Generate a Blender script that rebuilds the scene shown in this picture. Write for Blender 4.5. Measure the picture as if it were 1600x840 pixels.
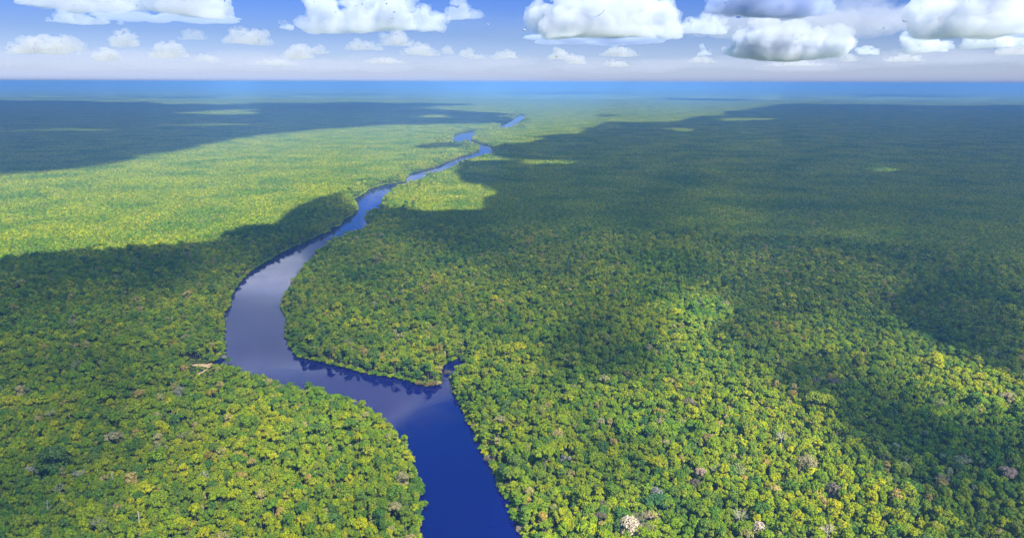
import bpy, math, random
import numpy as np
from mathutils import Matrix, Vector, noise as mnoise

# ------------------------------------------------------------------ scene, camera, light
for o in list(bpy.data.objects):
    bpy.data.objects.remove(o)
scene = bpy.context.scene
COL = scene.collection
R = math.radians

CAM_H = 330.0
FPX = 1142.0                      # focal length in photo pixels (photo is 1600 wide)
PITCH, ROLL = R(14.30), R(0.143)
fwd = np.array([0, math.cos(PITCH), -math.sin(PITCH)])
up0 = np.array([0, math.sin(PITCH), math.cos(PITCH)])
rt0 = np.array([1.0, 0, 0])
rgt = math.cos(ROLL) * rt0 + math.sin(ROLL) * up0
upv = math.cos(ROLL) * up0 - math.sin(ROLL) * rt0
cam_d = bpy.data.cameras.new('camera')
cam = bpy.data.objects.new('camera', cam_d)
COL.objects.link(cam)
cam.matrix_world = Matrix(((rgt[0], upv[0], -fwd[0], 0), (rgt[1], upv[1], -fwd[1], 0),
                           (rgt[2], upv[2], -fwd[2], CAM_H), (0, 0, 0, 1)))
cam_d.sensor_fit = 'HORIZONTAL'
cam_d.sensor_width = 36
cam_d.lens = 36 * FPX / 1600
cam_d.clip_start = 1.0
cam_d.clip_end = 400000
scene.camera = cam

SUN_EL, SUN_AZ = R(48), R(148)    # azimuth clockwise from +Y (the view): behind the camera, a little right
sun_dir = np.array([math.cos(SUN_EL) * math.sin(SUN_AZ), math.cos(SUN_EL) * math.cos(SUN_AZ), math.sin(SUN_EL)])
sd = bpy.data.lights.new('sun', 'SUN')
sd.energy = 5.0
sd.angle = R(0.53)
sd.color = (1.0, 0.90, 0.71)
sun = bpy.data.objects.new('sun', sd)
COL.objects.link(sun)
sun.rotation_euler = Vector(sun_dir).to_track_quat('Z', 'Y').to_euler()

w = bpy.data.worlds.new('World')
scene.world = w
w.use_nodes = True
nt = w.node_tree
nt.nodes.clear()
sky = nt.nodes.new('ShaderNodeTexSky')
sky.sky_type = 'NISHITA'
sky.sun_disc = False
sky.sun_elevation = SUN_EL
sky.sun_rotation = SUN_AZ
sky.altitude = 300
sky.air_density = 1.0
sky.dust_density = 0.6
sky.ozone_density = 3.0
bg = nt.nodes.new('ShaderNodeBackground')
bg.inputs['Strength'].default_value = 0.05
tint = nt.nodes.new('ShaderNodeMix'); tint.data_type = 'RGBA'; tint.blend_type = 'MULTIPLY'
tint.inputs[0].default_value = 1.0
sg = nt.nodes.new('ShaderNodeNewGeometry')
sx_ = nt.nodes.new('ShaderNodeSeparateXYZ'); nt.links.new(sg.outputs['Incoming'], sx_.inputs[0])
se = nt.nodes.new('ShaderNodeMath'); se.operation = 'MULTIPLY'; se.inputs[1].default_value = -1.0
nt.links.new(sx_.outputs['Z'], se.inputs[0])
sr = nt.nodes.new('ShaderNodeValToRGB')          # a drier, deeper blue sky than the model's
SKYCOL = [(0.0, (.74, .80, 1.28)), (.0175, (.64, .70, 1.06)), (.06, (.37, .46, .80)), (.11, (.22, .36, .86)), (.20, (.12, .42, 1.05)), (.30, (.07, .75, 1.4)),
          (.52, (.05, 1.0, 1.6)), (.70, (.05, 2.4, 2.6)), (1.0, (.05, 2.7, 2.9))]
while len(sr.color_ramp.elements) > 1: sr.color_ramp.elements.remove(sr.color_ramp.elements[0])
for i_, (p_, c_) in enumerate(SKYCOL):
    e_ = sr.color_ramp.elements[0] if i_ == 0 else sr.color_ramp.elements.new(p_)
    e_.position = p_; e_.color = (c_[0] * .25, c_[1] * .25, c_[2] * .25, 1)
nt.links.new(se.outputs[0], sr.inputs[0])
s2_ = nt.nodes.new('ShaderNodeVectorMath'); s2_.operation = 'SCALE'; s2_.inputs['Scale'].default_value = 2.96
nt.links.new(sr.outputs[0], s2_.inputs[0]); nt.links.new(s2_.outputs[0], tint.inputs[7])
wo = nt.nodes.new('ShaderNodeOutputWorld')
nt.links.new(sky.outputs[0], tint.inputs[6])
nt.links.new(tint.outputs[2], bg.inputs['Color'])
nt.links.new(bg.outputs[0], wo.inputs['Surface'])

scene.view_settings.view_transform = 'Standard'
scene.view_settings.look = 'None'
scene.view_settings.gamma = 1
scene.view_settings.exposure = 1.95
scene.render.engine = 'CYCLES'
cy = scene.cycles
cy.use_denoising = True
cy.max_bounces = 8
cy.diffuse_bounces = 3
cy.glossy_bounces = 2
cy.transmission_bounces = 3
cy.volume_bounces = 4
cy.transparent_max_bounces = 12
cy.sample_clamp_indirect = 6

# ------------------------------------------------------------------ helpers
rng = np.random.default_rng(7)
random.seed(7)


def ray(px, py):
    d = fwd * FPX + rgt * (px - 800.0) + upv * (420.0 - py)
    return d / np.linalg.norm(d)


def at(px, py, z=0.0):
    d = ray(px, py)
    t = (z - CAM_H) / d[2]
    return np.array([d[0] * t, d[1] * t, z])


def project(P):
    P = np.asarray(P, float)
    v = P - np.array([0, 0, CAM_H])
    dz = np.maximum(v @ fwd, 1e-3)
    return 800 + FPX * (v @ rgt) / dz, 420 - FPX * (v @ upv) / dz


def tag(o, label=None, cat=None, group=None, kind=None):
    if label: o['label'] = label
    if cat: o['category'] = cat
    if group: o['group'] = group
    if kind: o['kind'] = kind
    return o


def mesh_from(name, verts, faces, mats, mat_idx=None, smooth=False, tintv=None):
    me = bpy.data.meshes.new(name)
    verts = np.asarray(verts, np.float32)
    if isinstance(faces, np.ndarray):
        k = faces.shape[1]
        n = len(faces)
        me.vertices.add(len(verts)); me.vertices.foreach_set('co', verts.ravel())
        me.loops.add(n * k); me.loops.foreach_set('vertex_index', faces.astype(np.int32).ravel())
        me.polygons.add(n)
        me.polygons.foreach_set('loop_start', np.arange(0, n * k, k, dtype=np.int32))
        me.polygons.foreach_set('loop_total', np.full(n, k, dtype=np.int32))
        me.update(calc_edges=True)
    else:
        me.from_pydata([tuple(v) for v in verts.tolist()], [], faces)
    for m in mats: me.materials.append(m)
    if mat_idx is not None: me.polygons.foreach_set('material_index', np.asarray(mat_idx, np.int32))
    if smooth: me.polygons.foreach_set('use_smooth', np.ones(len(me.polygons), bool))
    if tintv is not None:
        a = me.attributes.new('tint', 'FLOAT_COLOR', 'POINT')
        c = np.zeros((len(verts), 4), np.float32); c[:, :2] = tintv; c[:, 3] = 1
        a.data.foreach_set('color', c.ravel())
    me.validate()
    return me


def link(name, me, parent=None, loc=None):
    o = bpy.data.objects.new(name, me)
    COL.objects.link(o)
    if parent: o.parent = parent
    if loc is not None: o.location = loc
    return o


def in_poly(px, py, poly):
    inside = np.zeros(px.shape, bool)
    n = len(poly)
    for i in range(n):
        x1, y1 = poly[i][0], poly[i][1]; x2, y2 = poly[(i + 1) % n][0], poly[(i + 1) % n][1]
        if y1 == y2: continue
        c = ((y1 > py) != (y2 > py)) & (px < (x2 - x1) * (py - y1) / (y2 - y1) + x1)
        inside ^= c
    return inside


def poly_dist(px, py, poly):
    best = np.full(px.shape, 1e12)
    n = len(poly)
    for i in range(n):
        ax, ay = poly[i][0], poly[i][1]; bx, by = poly[(i + 1) % n][0], poly[(i + 1) % n][1]
        dx, dy = bx - ax, by - ay
        t = np.clip(((px - ax) * dx + (py - ay) * dy) / (dx * dx + dy * dy + 1e-9), 0, 1)
        best = np.minimum(best, (px - ax - t * dx) ** 2 + (py - ay - t * dy) ** 2)
    return np.sqrt(best)


def vnoise(x, y, seed=0):
    """smooth value noise on numpy arrays, range 0..1"""
    xi = np.floor(x).astype(np.int64); yi = np.floor(y).astype(np.int64)
    xf = x - xi; yf = y - yi
    u = xf * xf * (3 - 2 * xf); v = yf * yf * (3 - 2 * yf)

    def h(a, b):
        n = (a * 374761393 + b * 668265263 + seed * 974711) & 0xFFFFFFFF
        n = ((n ^ (n >> 13)) * 1274126177) & 0xFFFFFFFF
        return ((n ^ (n >> 16)) & 0xFFFF) / 65535.0
    return (h(xi, yi) * (1 - u) + h(xi + 1, yi) * u) * (1 - v) + (h(xi, yi + 1) * (1 - u) + h(xi + 1, yi + 1) * u) * v


def fbm(x, y, seed=0, octv=4):
    s = 0; a = 0.5; t = 0
    for i in range(octv):
        s = s + a * vnoise(x * 2 ** i, y * 2 ** i, seed + i * 17); t += a; a *= 0.5
    return s / t


# ------------------------------------------------------------------ materials
def new_mat(name):
    m = bpy.data.materials.new(name); m.use_nodes = True
    m.node_tree.nodes.clear()
    return m, m.node_tree.nodes, m.node_tree.links


def math_node(N, L, op, a, b=None, clamp=False):
    n = N.new('ShaderNodeMath'); n.operation = op; n.use_clamp = clamp
    for i, v in enumerate((a, b)):
        if v is None: continue
        if isinstance(v, (int, float)): n.inputs[i].default_value = v
        else: L.new(v, n.inputs[i])
    return n.outputs[0]


FOLIAGE = [(0.00, (0.080, 0.155, 0.004)), (0.12, (0.120, 0.185, 0.004)), (0.24, (0.048, 0.115, 0.009)),
           (0.36, (0.165, 0.215, 0.003)), (0.47, (0.090, 0.160, 0.004)), (0.57, (0.032, 0.090, 0.012)),
           (0.68, (0.130, 0.175, 0.005)), (0.78, (0.055, 0.125, 0.006)), (0.86, (0.190, 0.225, 0.003)),
           (0.92, (0.030, 0.080, 0.016)), (0.965, (0.105, 0.165, 0.008)), (0.982, (0.190, 0.190, 0.060)),
           (0.992, (0.180, 0.155, 0.025)), (1.00, (0.120, 0.150, 0.040))]


def ramp(N, stops, interp='LINEAR'):
    r = N.new('ShaderNodeValToRGB'); cr = r.color_ramp; cr.interpolation = interp
    while len(cr.elements) > 1: cr.elements.remove(cr.elements[0])
    cr.elements[0].position = stops[0][0]; cr.elements[0].color = (*stops[0][1], 1)
    for p, c in stops[1:]:
        e = cr.elements.new(p); e.color = (*c, 1)
    return r


FOLIAGE = [(p_, (1.40 * c_[0], 1.22 * c_[1], 1.8 * c_[2])) for p_, c_ in FOLIAGE]


def foliage_mat(name, fixed=None):
    m, N, L = new_mat(name)
    tn = N.new('ShaderNodeAttribute'); tn.attribute_type = 'GEOMETRY'; tn.attribute_name = 'tint'
    sep = N.new('ShaderNodeSeparateColor'); L.new(tn.outputs['Color'], sep.inputs[0])
    if fixed is None:
        rn = N.new('ShaderNodeAttribute'); rn.attribute_type = 'INSTANCER'; rn.attribute_name = 'rnd'
        t = math_node(N, L, 'FRACT', math_node(N, L, 'ADD', rn.outputs['Fac'], sep.outputs[0]))
        r = ramp(N, FOLIAGE); L.new(t, r.inputs[0]); col = r.outputs[0]
        # soil and species drift over hundreds of metres
        geo = N.new('ShaderNodeNewGeometry')
        nz = N.new('ShaderNodeTexNoise'); nz.inputs['Scale'].default_value = 0.006; nz.inputs['Detail'].default_value = 3
        L.new(geo.outputs['Position'], nz.inputs['Vector'])
        rr = ramp(N, [(0.36, (0.62, 0.80, 1.05)), (0.5, (1, 1, 1)), (0.64, (1.22, 1.12, 0.8))]); L.new(nz.outputs[0], rr.inputs[0])
        mx = N.new('ShaderNodeMix'); mx.data_type = 'RGBA'; mx.blend_type = 'MULTIPLY'; mx.inputs[0].default_value = 1
        L.new(col, mx.inputs[6]); L.new(rr.outputs[0], mx.inputs[7]); col = mx.outputs[2]
    else:
        c = N.new('ShaderNodeRGB'); c.outputs[0].default_value = (*fixed, 1); col = c.outputs[0]
    br = math_node(N, L, 'MULTIPLY_ADD', sep.outputs[1], 0.75); br.node.inputs[2].default_value = 0.62
    sc = N.new('ShaderNodeVectorMath'); sc.operation = 'SCALE'
    L.new(col, sc.inputs[0]); L.new(br, sc.inputs['Scale'])
    d = N.new('ShaderNodeBsdfDiffuse'); tr = N.new('ShaderNodeBsdfTranslucent')
    L.new(sc.outputs[0], d.inputs[0]); L.new(sc.outputs[0], tr.inputs[0])
    ms = N.new('ShaderNodeMixShader'); ms.inputs[0].default_value = 0.16
    L.new(d.outputs[0], ms.inputs[1]); L.new(tr.outputs[0], ms.inputs[2])
    out = N.new('ShaderNodeOutputMaterial'); L.new(ms.outputs[0], out.inputs['Surface'])
    return m


def noisy_mat(name, c1, c2, scale, rough=0.9, detail=5, bump=0.0):
    m, N, L = new_mat(name)
    geo = N.new('ShaderNodeNewGeometry')
    nz = N.new('ShaderNodeTexNoise'); nz.inputs['Scale'].default_value = scale; nz.inputs['Detail'].default_value = detail
    L.new(geo.outputs['Position'], nz.inputs['Vector'])
    r = ramp(N, [(0.35, c1), (0.65, c2)]); L.new(nz.outputs[0], r.inputs[0])
    p = N.new('ShaderNodeBsdfPrincipled'); p.inputs['Roughness'].default_value = rough
    p.inputs['Specular IOR Level'].default_value = 0.15
    L.new(r.outputs[0], p.inputs['Base Color'])
    if bump:
        b = N.new('ShaderNodeBump'); b.inputs['Strength'].default_value = 0.6; b.inputs['Distance'].default_value = bump
        L.new(nz.outputs[0], b.inputs['Height']); L.new(b.outputs[0], p.inputs['Normal'])
    out = N.new('ShaderNodeOutputMaterial'); L.new(p.outputs[0], out.inputs['Surface'])
    return m


M_LEAF = foliage_mat('foliage')
M_BARK = noisy_mat('bark', (0.06, 0.05, 0.04), (0.17, 0.15, 0.12), 0.8)
M_PALEWOOD = noisy_mat('bleached_wood', (0.42, 0.38, 0.33), (0.66, 0.62, 0.56), 0.9)
M_SOIL = noisy_mat('forest_floor', (0.010, 0.018, 0.010), (0.022, 0.030, 0.012), 0.05)
M_SAND = noisy_mat('pale_sand', (0.24, 0.15, 0.06), (0.44, 0.31, 0.17), 0.2, bump=0.3)
M_FARWOOD = noisy_mat('far_canopy', (0.018, 0.050, 0.012), (0.125, 0.165, 0.014), 0.0016, detail=12)


def water_mat():
    m, N, L = new_mat('dark_river_water')
    p = N.new('ShaderNodeBsdfPrincipled')
    p.inputs['Base Color'].default_value = (0.0010, 0.0015, 0.060, 1)
    p.inputs['Roughness'].default_value = 0.10
    p.inputs['IOR'].default_value = 1.4
    geo = N.new('ShaderNodeNewGeometry')
    nz = N.new('ShaderNodeTexNoise'); nz.inputs['Scale'].default_value = 0.35; nz.inputs['Detail'].default_value = 3
    L.new(geo.outputs['Position'], nz.inputs['Vector'])
    nb = N.new('ShaderNodeTexNoise'); nb.inputs['Scale'].default_value = 0.018; nb.inputs['Detail'].default_value = 4
    L.new(geo.outputs['Position'], nb.inputs['Vector'])
    rg = N.new('ShaderNodeMapRange'); rg.inputs['From Min'].default_value = 0.35; rg.inputs['From Max'].default_value = 0.65
    rg.inputs['To Min'].default_value = 0.05; rg.inputs['To Max'].default_value = 0.11
    L.new(nb.outputs[0], rg.inputs['Value']); L.new(rg.outputs[0], p.inputs['Roughness'])
    b = N.new('ShaderNodeBump'); b.inputs['Strength'].default_value = 0.12; b.inputs['Distance'].default_value = 0.12
    L.new(nz.outputs[0], b.inputs['Height']); L.new(b.outputs[0], p.inputs['Normal'])
    out = N.new('ShaderNodeOutputMaterial'); L.new(p.outputs[0], out.inputs['Surface'])
    return m


M_WATER = water_mat()

# ------------------------------------------------------------------ river outline (photo pixels, height of what bounds it)
LEFT = [(668, 900, 14), (655, 840, 14), (652, 800, 14), (654, 772, 12), (656, 745, 10), (646, 722, 14), (641, 700, 16), (633, 680, 16),
        (616, 663, 16), (601, 647, 16), (586, 632, 16), (560, 621, 16), (530, 611, 16), (500, 603, 16), (470, 596, 15), (440, 589, 15),
        (410, 582, 15), (385, 575, 14), (362, 571, 11), (350, 573, 8), (338, 572, 4), (331, 566, 0), (335, 559, 0), (346, 555, 0), (347, 545, 0),
        (345, 530, 0), (349, 508, 0), (346, 492, 0), (358, 478, 0), (360, 460, 0), (372, 443, 0), (388, 425, 0), (410, 413, 0),
        (430, 400, 0), (455, 387, 0), (480, 376, 0), (500, 367, 0), (515, 362, 0), (512, 358, 0), (530, 354, 0), (532, 346, 0),
        (548, 337, 0), (558, 328, 0), (556, 318, 0), (549, 313, 0), (562, 307, 0), (576, 296, 0), (600, 289, 0), (630, 285, 0),
        (638, 272, 0), (667, 265, 0), (690, 258, 0), (697, 254, 0), (722, 245, 0), (739, 240, 0), (749, 236, 0), (750, 230, 0),
        (747, 227, 0), (733, 225, 3), (726, 222, 4)]
RIGHT = [(850, 900, 0), (822, 840, 0), (812, 818, 0), (795, 783, 0), (785, 762, 0), (772, 730, 0), (762, 712, 0), (750, 690, 0),
         (738, 664, 0), (730, 648, 0), (720, 628, 0), (713, 615, 0), (704, 603, 0), (701, 596, 2), (702, 586, 9), (700, 576, 13), (712, 567, 18), (726, 559, 18),
         (727, 556, 0), (713, 561, 0), (697, 568, 0), (688, 574, 0), (690, 582, 0),
         (694, 594, 0), (690, 600, 0), (668, 602, 0), (648, 598, 0), (622, 590, 0), (600, 587, 0), (575, 584, 0), (545, 576, 0),
         (515, 568, 0), (490, 563, 0), (470, 559, 0), (458, 545, 0), (452, 533, 0), (449, 515, 2), (452, 495, 6), (443, 478, 10), (441, 464, 13),
         (446, 452, 14), (456, 438, 14), (466, 420, 14), (478, 407, 14), (490, 394, 14), (502, 384, 14), (520, 371, 14), (545, 363, 14),
         (570, 354, 13), (582, 348, 6), (574, 344, 0), (572, 336, 6), (580, 328, 13), (600, 323, 13), (601, 314, 14), (597, 308, 14), (610, 296, 14),
         (629, 289, 14), (653, 280, 14), (667, 273, 14), (691, 265, 14), (707, 257, 14), (722, 247, 20), (741, 242, 22), (752, 238, 22),
         (768, 237, 18), (770, 232, 0), (764, 227, 0), (752, 225, 0), (741, 222, 0), (736, 218, 0)]
POOL = [(707, 217, 26), (710, 211, 0), (722, 207, 0), (741, 204, 0), (743, 206, 4), (737, 211, 26), (724, 215, 26), (718, 219, 26)]
REACH = [(781, 198, 26), (783, 195, 0), (793, 191, 0), (801, 187, 0), (805, 183, 0), (814, 179, 0), (822, 179, 2), (817, 184, 26), (806, 190, 26), (797, 197, 26)]
W_MAIN = [at(*p)[:2] for p in LEFT] + [at(*p)[:2] for p in reversed(RIGHT)]
W_POOL = [at(*p)[:2] for p in POOL]
W_REACH = [at(*p)[:2] for p in REACH]
WATERS = [W_MAIN, W_POOL, W_REACH]


def in_water(x, y):
    r = np.zeros(x.shape, bool)
    for W in WATERS: r |= in_poly(x, y, W)
    return r


def water_dist(x, y):
    d = np.full(x.shape, 1e9)
    for W in WATERS: d = np.minimum(d, poly_dist(x, y, W))
    return d


# ground: one sheet to the horizon, the river lying on it
S = 66000.0
g = link('ground', mesh_from('ground', [(-S, -4000, 0), (S, -4000, 0), (S, S, 0), (-S, S, 0)], [(0, 1, 2, 3)], [M_SOIL]))
tag(g, 'dark forest floor under the rainforest reaching the horizon', 'ground', kind='structure')
vs, fs = [], []
for W in WATERS:
    k = len(vs)
    vs += [(p[0], p[1], 0.25) for p in W]
    fs.append(tuple(range(k, k + len(W))))
rv = link('river', mesh_from('river', vs, fs, [M_WATER]))
tag(rv, 'dark blue river winding through the rainforest towards the horizon', 'river', kind='structure')

# sandy clearing on the left bank
TRACK = [[(309, 584), (315, 582), (322, 578), (327, 572), (333, 569), (338, 570)], [(327, 571), (315, 570), (304, 570), (293, 568)], [(333, 569), (329, 564)]]
TRACK = [[at(a, b, 0)[:2] for a, b in t] for t in TRACK]


def sand_here(x, y, wid=1.9, rough=11):
    d = np.full(x.shape, 1e9)
    for t in TRACK:
        for p, q in zip(t[:-1], t[1:]): d = np.minimum(d, poly_dist(x, y, [p, q]))
    return d + rough * (fbm(x / 7, y / 7, 21, 4) - .5) < wid


c0_ = at(315, 574, 0)
sgx, sgy = np.meshgrid(np.arange(c0_[0] - 60, c0_[0] + 60, .9), np.arange(c0_[1] - 60, c0_[1] + 60, .9))
sm = sand_here(sgx + .45, sgy + .45) & ~in_water(sgx, sgy)
sq = np.stack([sgx[sm], sgy[sm]], 1)
sv = np.concatenate([np.column_stack([sq + d_, np.full(len(sq), .12)]) for d_ in ([0, 0], [.9, 0], [.9, .9], [0, .9])])
sf = np.stack([np.arange(len(sq)) + len(sq) * k for k in range(4)], 1)
sb = link('sand_bank', mesh_from('sand_bank', sv, sf, [M_SAND]))
tag(sb, 'bare pale sand clearing beside the small cove on the left bank', 'sand', kind='structure')
W_LOW = [at(a, b, 0)[:2] for a, b in [(280, 570), (288, 590), (296, 612), (330, 606), (348, 590), (345, 575), (332, 562), (300, 562)]]

# ------------------------------------------------------------------ tree forms
def leaf_cloud(rg, lobes, n, ls, zsq=0.92, low=-0.45, jit=0.42):
    lobes = np.asarray(lobes, float)
    wts = lobes[:, 3] ** 2; wts /= wts.sum()
    idx = rg.choice(len(lobes), n, p=wts)
    d = rg.normal(size=(n * 3, 3)); d /= np.linalg.norm(d, axis=1)[:, None]
    d = d[d[:, 2] > low][:n]
    idx = idx[:len(d)]
    c = lobes[idx, :3]; r = lobes[idx, 3]
    rad = r * rg.uniform(0.72, 1.06, len(d))
    p = c + d * rad[:, None] * np.array([1, 1, zsq])
    nrm = d + rg.normal(size=d.shape) * jit; nrm[:, 2] += 0.15
    nrm /= np.linalg.norm(nrm, axis=1)[:, None]
    a = np.cross(nrm, rg.normal(size=d.shape)); a /= np.linalg.norm(a, axis=1)[:, None] + 1e-9
    b = np.cross(nrm, a)
    sa = ls * rg.uniform(0.6, 1.25, len(d))[:, None]; sb_ = ls * rg.uniform(0.4, 0.9, len(d))[:, None]
    q = np.stack([p - a * sa * 0.6, p + b * sb_ * 0.6, p + a * sa * 0.6, p - b * sb_ * 0.6], 1)
    # bow each leaf spray a little
    q[:, 1] -= nrm * sa * 0.12; q[:, 3] -= nrm * sa * 0.12
    v = q.reshape(-1, 3)
    f = np.arange(len(v)).reshape(-1, 4)
    g = np.repeat(rg.uniform(0, 1, len(d)) * 0.6 + 0.4 * rg.uniform(0, 1, len(lobes))[idx], 4)
    return v, f, g


def crown_lobes(rg, form, Rc):
    """lobe list (x, y, z above crown base, radius)"""
    L = []
    if form == 'dome':
        n = rg.integers(11, 16)
        for i in range(n):
            a = i * 2.4 + rg.uniform(-.3, .3); q = math.sqrt((i + .5) / n) * 0.78
            L.append((q * Rc * math.cos(a), q * Rc * math.sin(a), Rc * 1.0 * (1 - q * q) + rg.uniform(-.4, .5), Rc * rg.uniform(.27, .44)))
        for i in range(7):
            a = i * .9; L.append((.62 * Rc * math.cos(a), .62 * Rc * math.sin(a), -Rc * rg.uniform(.15, .5), Rc * .36))
    elif form == 'umbrella':
        n = rg.integers(9, 14)
        for i in range(n):
            a = i * 2.4 + rg.uniform(-.4, .4); q = math.sqrt((i + .5) / n) * 0.85
            L.append((q * Rc * math.cos(a), q * Rc * math.sin(a), Rc * 0.6 * (1 - q * q) + rg.uniform(-.4, .4), Rc * rg.uniform(.22, .34)))
    elif form == 'tall':
        for i in range(9):
            a = i * 2.4; q = 0.5 * rg.uniform(.5, 1)
            L.append((q * Rc * math.cos(a), q * Rc * math.sin(a), Rc * (0.1 + 1.5 * i / 9), Rc * rg.uniform(.38, .5) * (1 - .35 * i / 9)))
    elif form == 'clumped':
        for i in range(6):
            a = i * 1.05 + rg.uniform(-.3, .3); q = rg.uniform(.45, .85)
            L.append((q * Rc * math.cos(a), q * Rc * math.sin(a), Rc * rg.uniform(.1, .75), Rc * rg.uniform(.28, .42)))
        L.append((0, 0, Rc * .8, Rc * .4))
        for i in range(5): L.append((.4 * Rc * math.cos(i * 1.3), .4 * Rc * math.sin(i * 1.3), -Rc * .35, Rc * .4))
    elif form == 'bush':
        for i in range(9):
            a = i * 2.4; q = math.sqrt((i + .5) / 9) * 0.75
            L.append((q * Rc * math.cos(a), q * Rc * math.sin(a), Rc * 0.55 * (1 - q * q), Rc * rg.uniform(.3, .45)))
    return L


def tube(p0, p1, r0, r1, k=6):
    p0, p1 = np.array(p0, float), np.array(p1, float)
    d = p1 - p0; d /= np.linalg.norm(d) + 1e-9
    a = np.cross(d, [0.3, 0.9, 0.1]); a /= np.linalg.norm(a); b = np.cross(d, a)
    v = []
    for p, r in ((p0, r0), (p1, r1)):
        for i in range(k):
            t = 2 * math.pi * i / k
            v.append(p + r * (math.cos(t) * a + math.sin(t) * b))
    f = [(i, (i + 1) % k, k + (i + 1) % k, k + i) for i in range(k)]
    return np.array(v), np.array(f)


class MB:
    def __init__(s): s.v, s.f, s.n = [], [], 0
    def add(s, v, f): s.v.append(np.asarray(v)); s.f.append(np.asarray(f) + s.n); s.n += len(v)
    def tube(s, *a, **k): s.add(*tube(*a, **k))
    def arrays(s): return np.concatenate(s.v), np.concatenate(s.f)


def trunk_mb(rg, lobes, zb, r=0.32, limbs=5, sub=0):
    m = MB()
    lean = rg.uniform(-.6, .6, 2)
    p = np.array([0, 0, -0.5]); top = np.array([lean[0], lean[1], zb + 0.2])
    mid = (p + top) / 2 + np.array([*rg.uniform(-.3, .3, 2), 0])
    m.tube(p, mid, r * 1.5, r); m.tube(mid, top, r, r * .8)
    for q in lobes[:limbs] if limbs else []:
        e = np.array(q[:3]) + np.array([0, 0, zb])
        k = top * .5 + e * .5 + np.array([0, 0, -.4])
        m.tube(top, k, r * .6, r * .35, k=5); m.tube(k, e, r * .35, r * .12, k=5)
        for j in range(sub):
            e2 = e + rg.normal(size=3) * q[3] * np.array([1, 1, .6]) + np.array([0, 0, q[3] * .5])
            m.tube(k * .4 + e * .6, e2, r * .2, r * .06, k=4)
    return m


FORMS = [('dome', 4.4, 14.0), ('umbrella', 5.0, 15.5), ('dome', 3.4, 13.0), ('clumped', 4.8, 13.5), ('tall', 3.4, 11.5),
         ('dome', 3.0, 12.5), ('dome', 5.4, 14.5), ('clumped', 3.8, 12.5), ('tall', 2.9, 11.0), ('dome', 3.9, 13.5)]
FORM_WORD = {'dome': 'domed', 'umbrella': 'flat-topped', 'clumped': 'lumpy', 'tall': 'narrow', 'bush': 'low bushy'}


def make_form(i, form, Rc, zb, nleaf, ls, limbs=5):
    rg = np.random.default_rng(100 + i)
    lobes = crown_lobes(rg, form, Rc)
    up = [(a, b, c + zb, d) for a, b, c, d in lobes]
    v, f, g = leaf_cloud(rg, up, nleaf, ls)
    t = np.stack([np.zeros(len(v)), g], 1)
    crown = (v, f, t)
    trunk = trunk_mb(rg, lobes, zb, limbs=limbs).arrays()
    return crown, trunk


def joined(name, crown, trunk):
    v, f, t = crown; tv, tf = trunk
    V = np.concatenate([v, tv]); F = np.concatenate([f, tf + len(v)])
    T = np.concatenate([t, np.zeros((len(tv), 2))])
    mi = np.concatenate([np.zeros(len(f)), np.ones(len(tf))])
    return mesh_from(name, V, F, [M_LEAF, M_BARK], mi, tintv=T)


protos = []          # (mesh, crown radius)
hero_crown, hero_trunk = [], []
for i, (form, Rc, zb) in enumerate(FORMS):
    c, t = make_form(i, form, Rc, zb, int(40 * Rc * Rc) + 330, 0.95)
    hero_crown.append(mesh_from('crown', c[0], c[1], [M_LEAF], tintv=c[2]))
    hero_trunk.append(mesh_from('trunk', t[0], t[1], [M_BARK]))
    protos.append(joined('tree', c, t))
N_HI = len(protos)
for i, (form, Rc, zb) in enumerate(FORMS):
    c, t = make_form(i, form, Rc, zb, 300, 1.6, limbs=0)
    protos.append(joined('tree', c, t))
N_MID = len(FORMS)
bush_crowns = []
for i in range(4):
    Rc = [3.2, 4.2, 2.6, 3.6][i]
    c, t = make_form(40 + i, 'bush', Rc, 1.2, 420, 0.95, limbs=3)
    bush_crowns.append((c, t))
    protos.append(joined('bush', c, t))
I_BUSH = N_HI + N_MID
PATCH = 84.0
I_PATCH = len(protos)
for i in range(10):
    rg = np.random.default_rng(300 + i)
    V, F, T, n = [], [], [], 0
    sp = 4.2
    for gx in range(int(PATCH / sp)):
        for gy in range(int(PATCH / sp)):
            x = -PATCH / 2 + (gx + .5) * sp + rg.uniform(-1.8, 1.8); y = -PATCH / 2 + (gy + .5) * sp + rg.uniform(-1.8, 1.8)
            form, Rc, zb = FORMS[rg.integers(len(FORMS))]
            s = rg.uniform(.48, .84)
            lob = [(x + a * s, y + b * s, c * s * 1.15 + zb * .98 + rg.uniform(-2.2, 2.2), d * s) for a, b, c, d in crown_lobes(rg, form, Rc)]
            v, f, g = leaf_cloud(rg, lob, 26, 3.2 * s, low=-.15)
            V.append(v); F.append(f + n); n += len(v)
            T.append(np.stack([np.full(len(v), rg.uniform(0, 1)), g], 1))
    protos.append(mesh_from('canopy', np.concatenate(V), np.concatenate(F), [M_LEAF], tintv=np.concatenate(T)))
N_PATCH = 10
pcol = bpy.data.collections.new('tree_forms')
for i, me in enumerate(protos):
    o = bpy.data.objects.new('tree_form_%03d' % i, me)
    pcol.objects.link(o)

# ------------------------------------------------------------------ where the trees stand
HALF = math.tan(R(39.5))
R_IND = 1600.0
R_PATCH = 15000.0


def in_wedge(x, y, m=40):
    return (np.abs(x) < y * HALF + m)


SP = 4.1
gx, gy = np.meshgrid(np.arange(-1900, 1900, SP), np.arange(330, R_IND + 150, SP))
x = gx.ravel() + rng.uniform(-.48, .48, gx.size) * SP; y = gy.ravel() + rng.uniform(-.48, .48, gx.size) * SP
cell = np.stack([np.floor(x / PATCH), np.floor(y / PATCH)], 1).astype(int)
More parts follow.
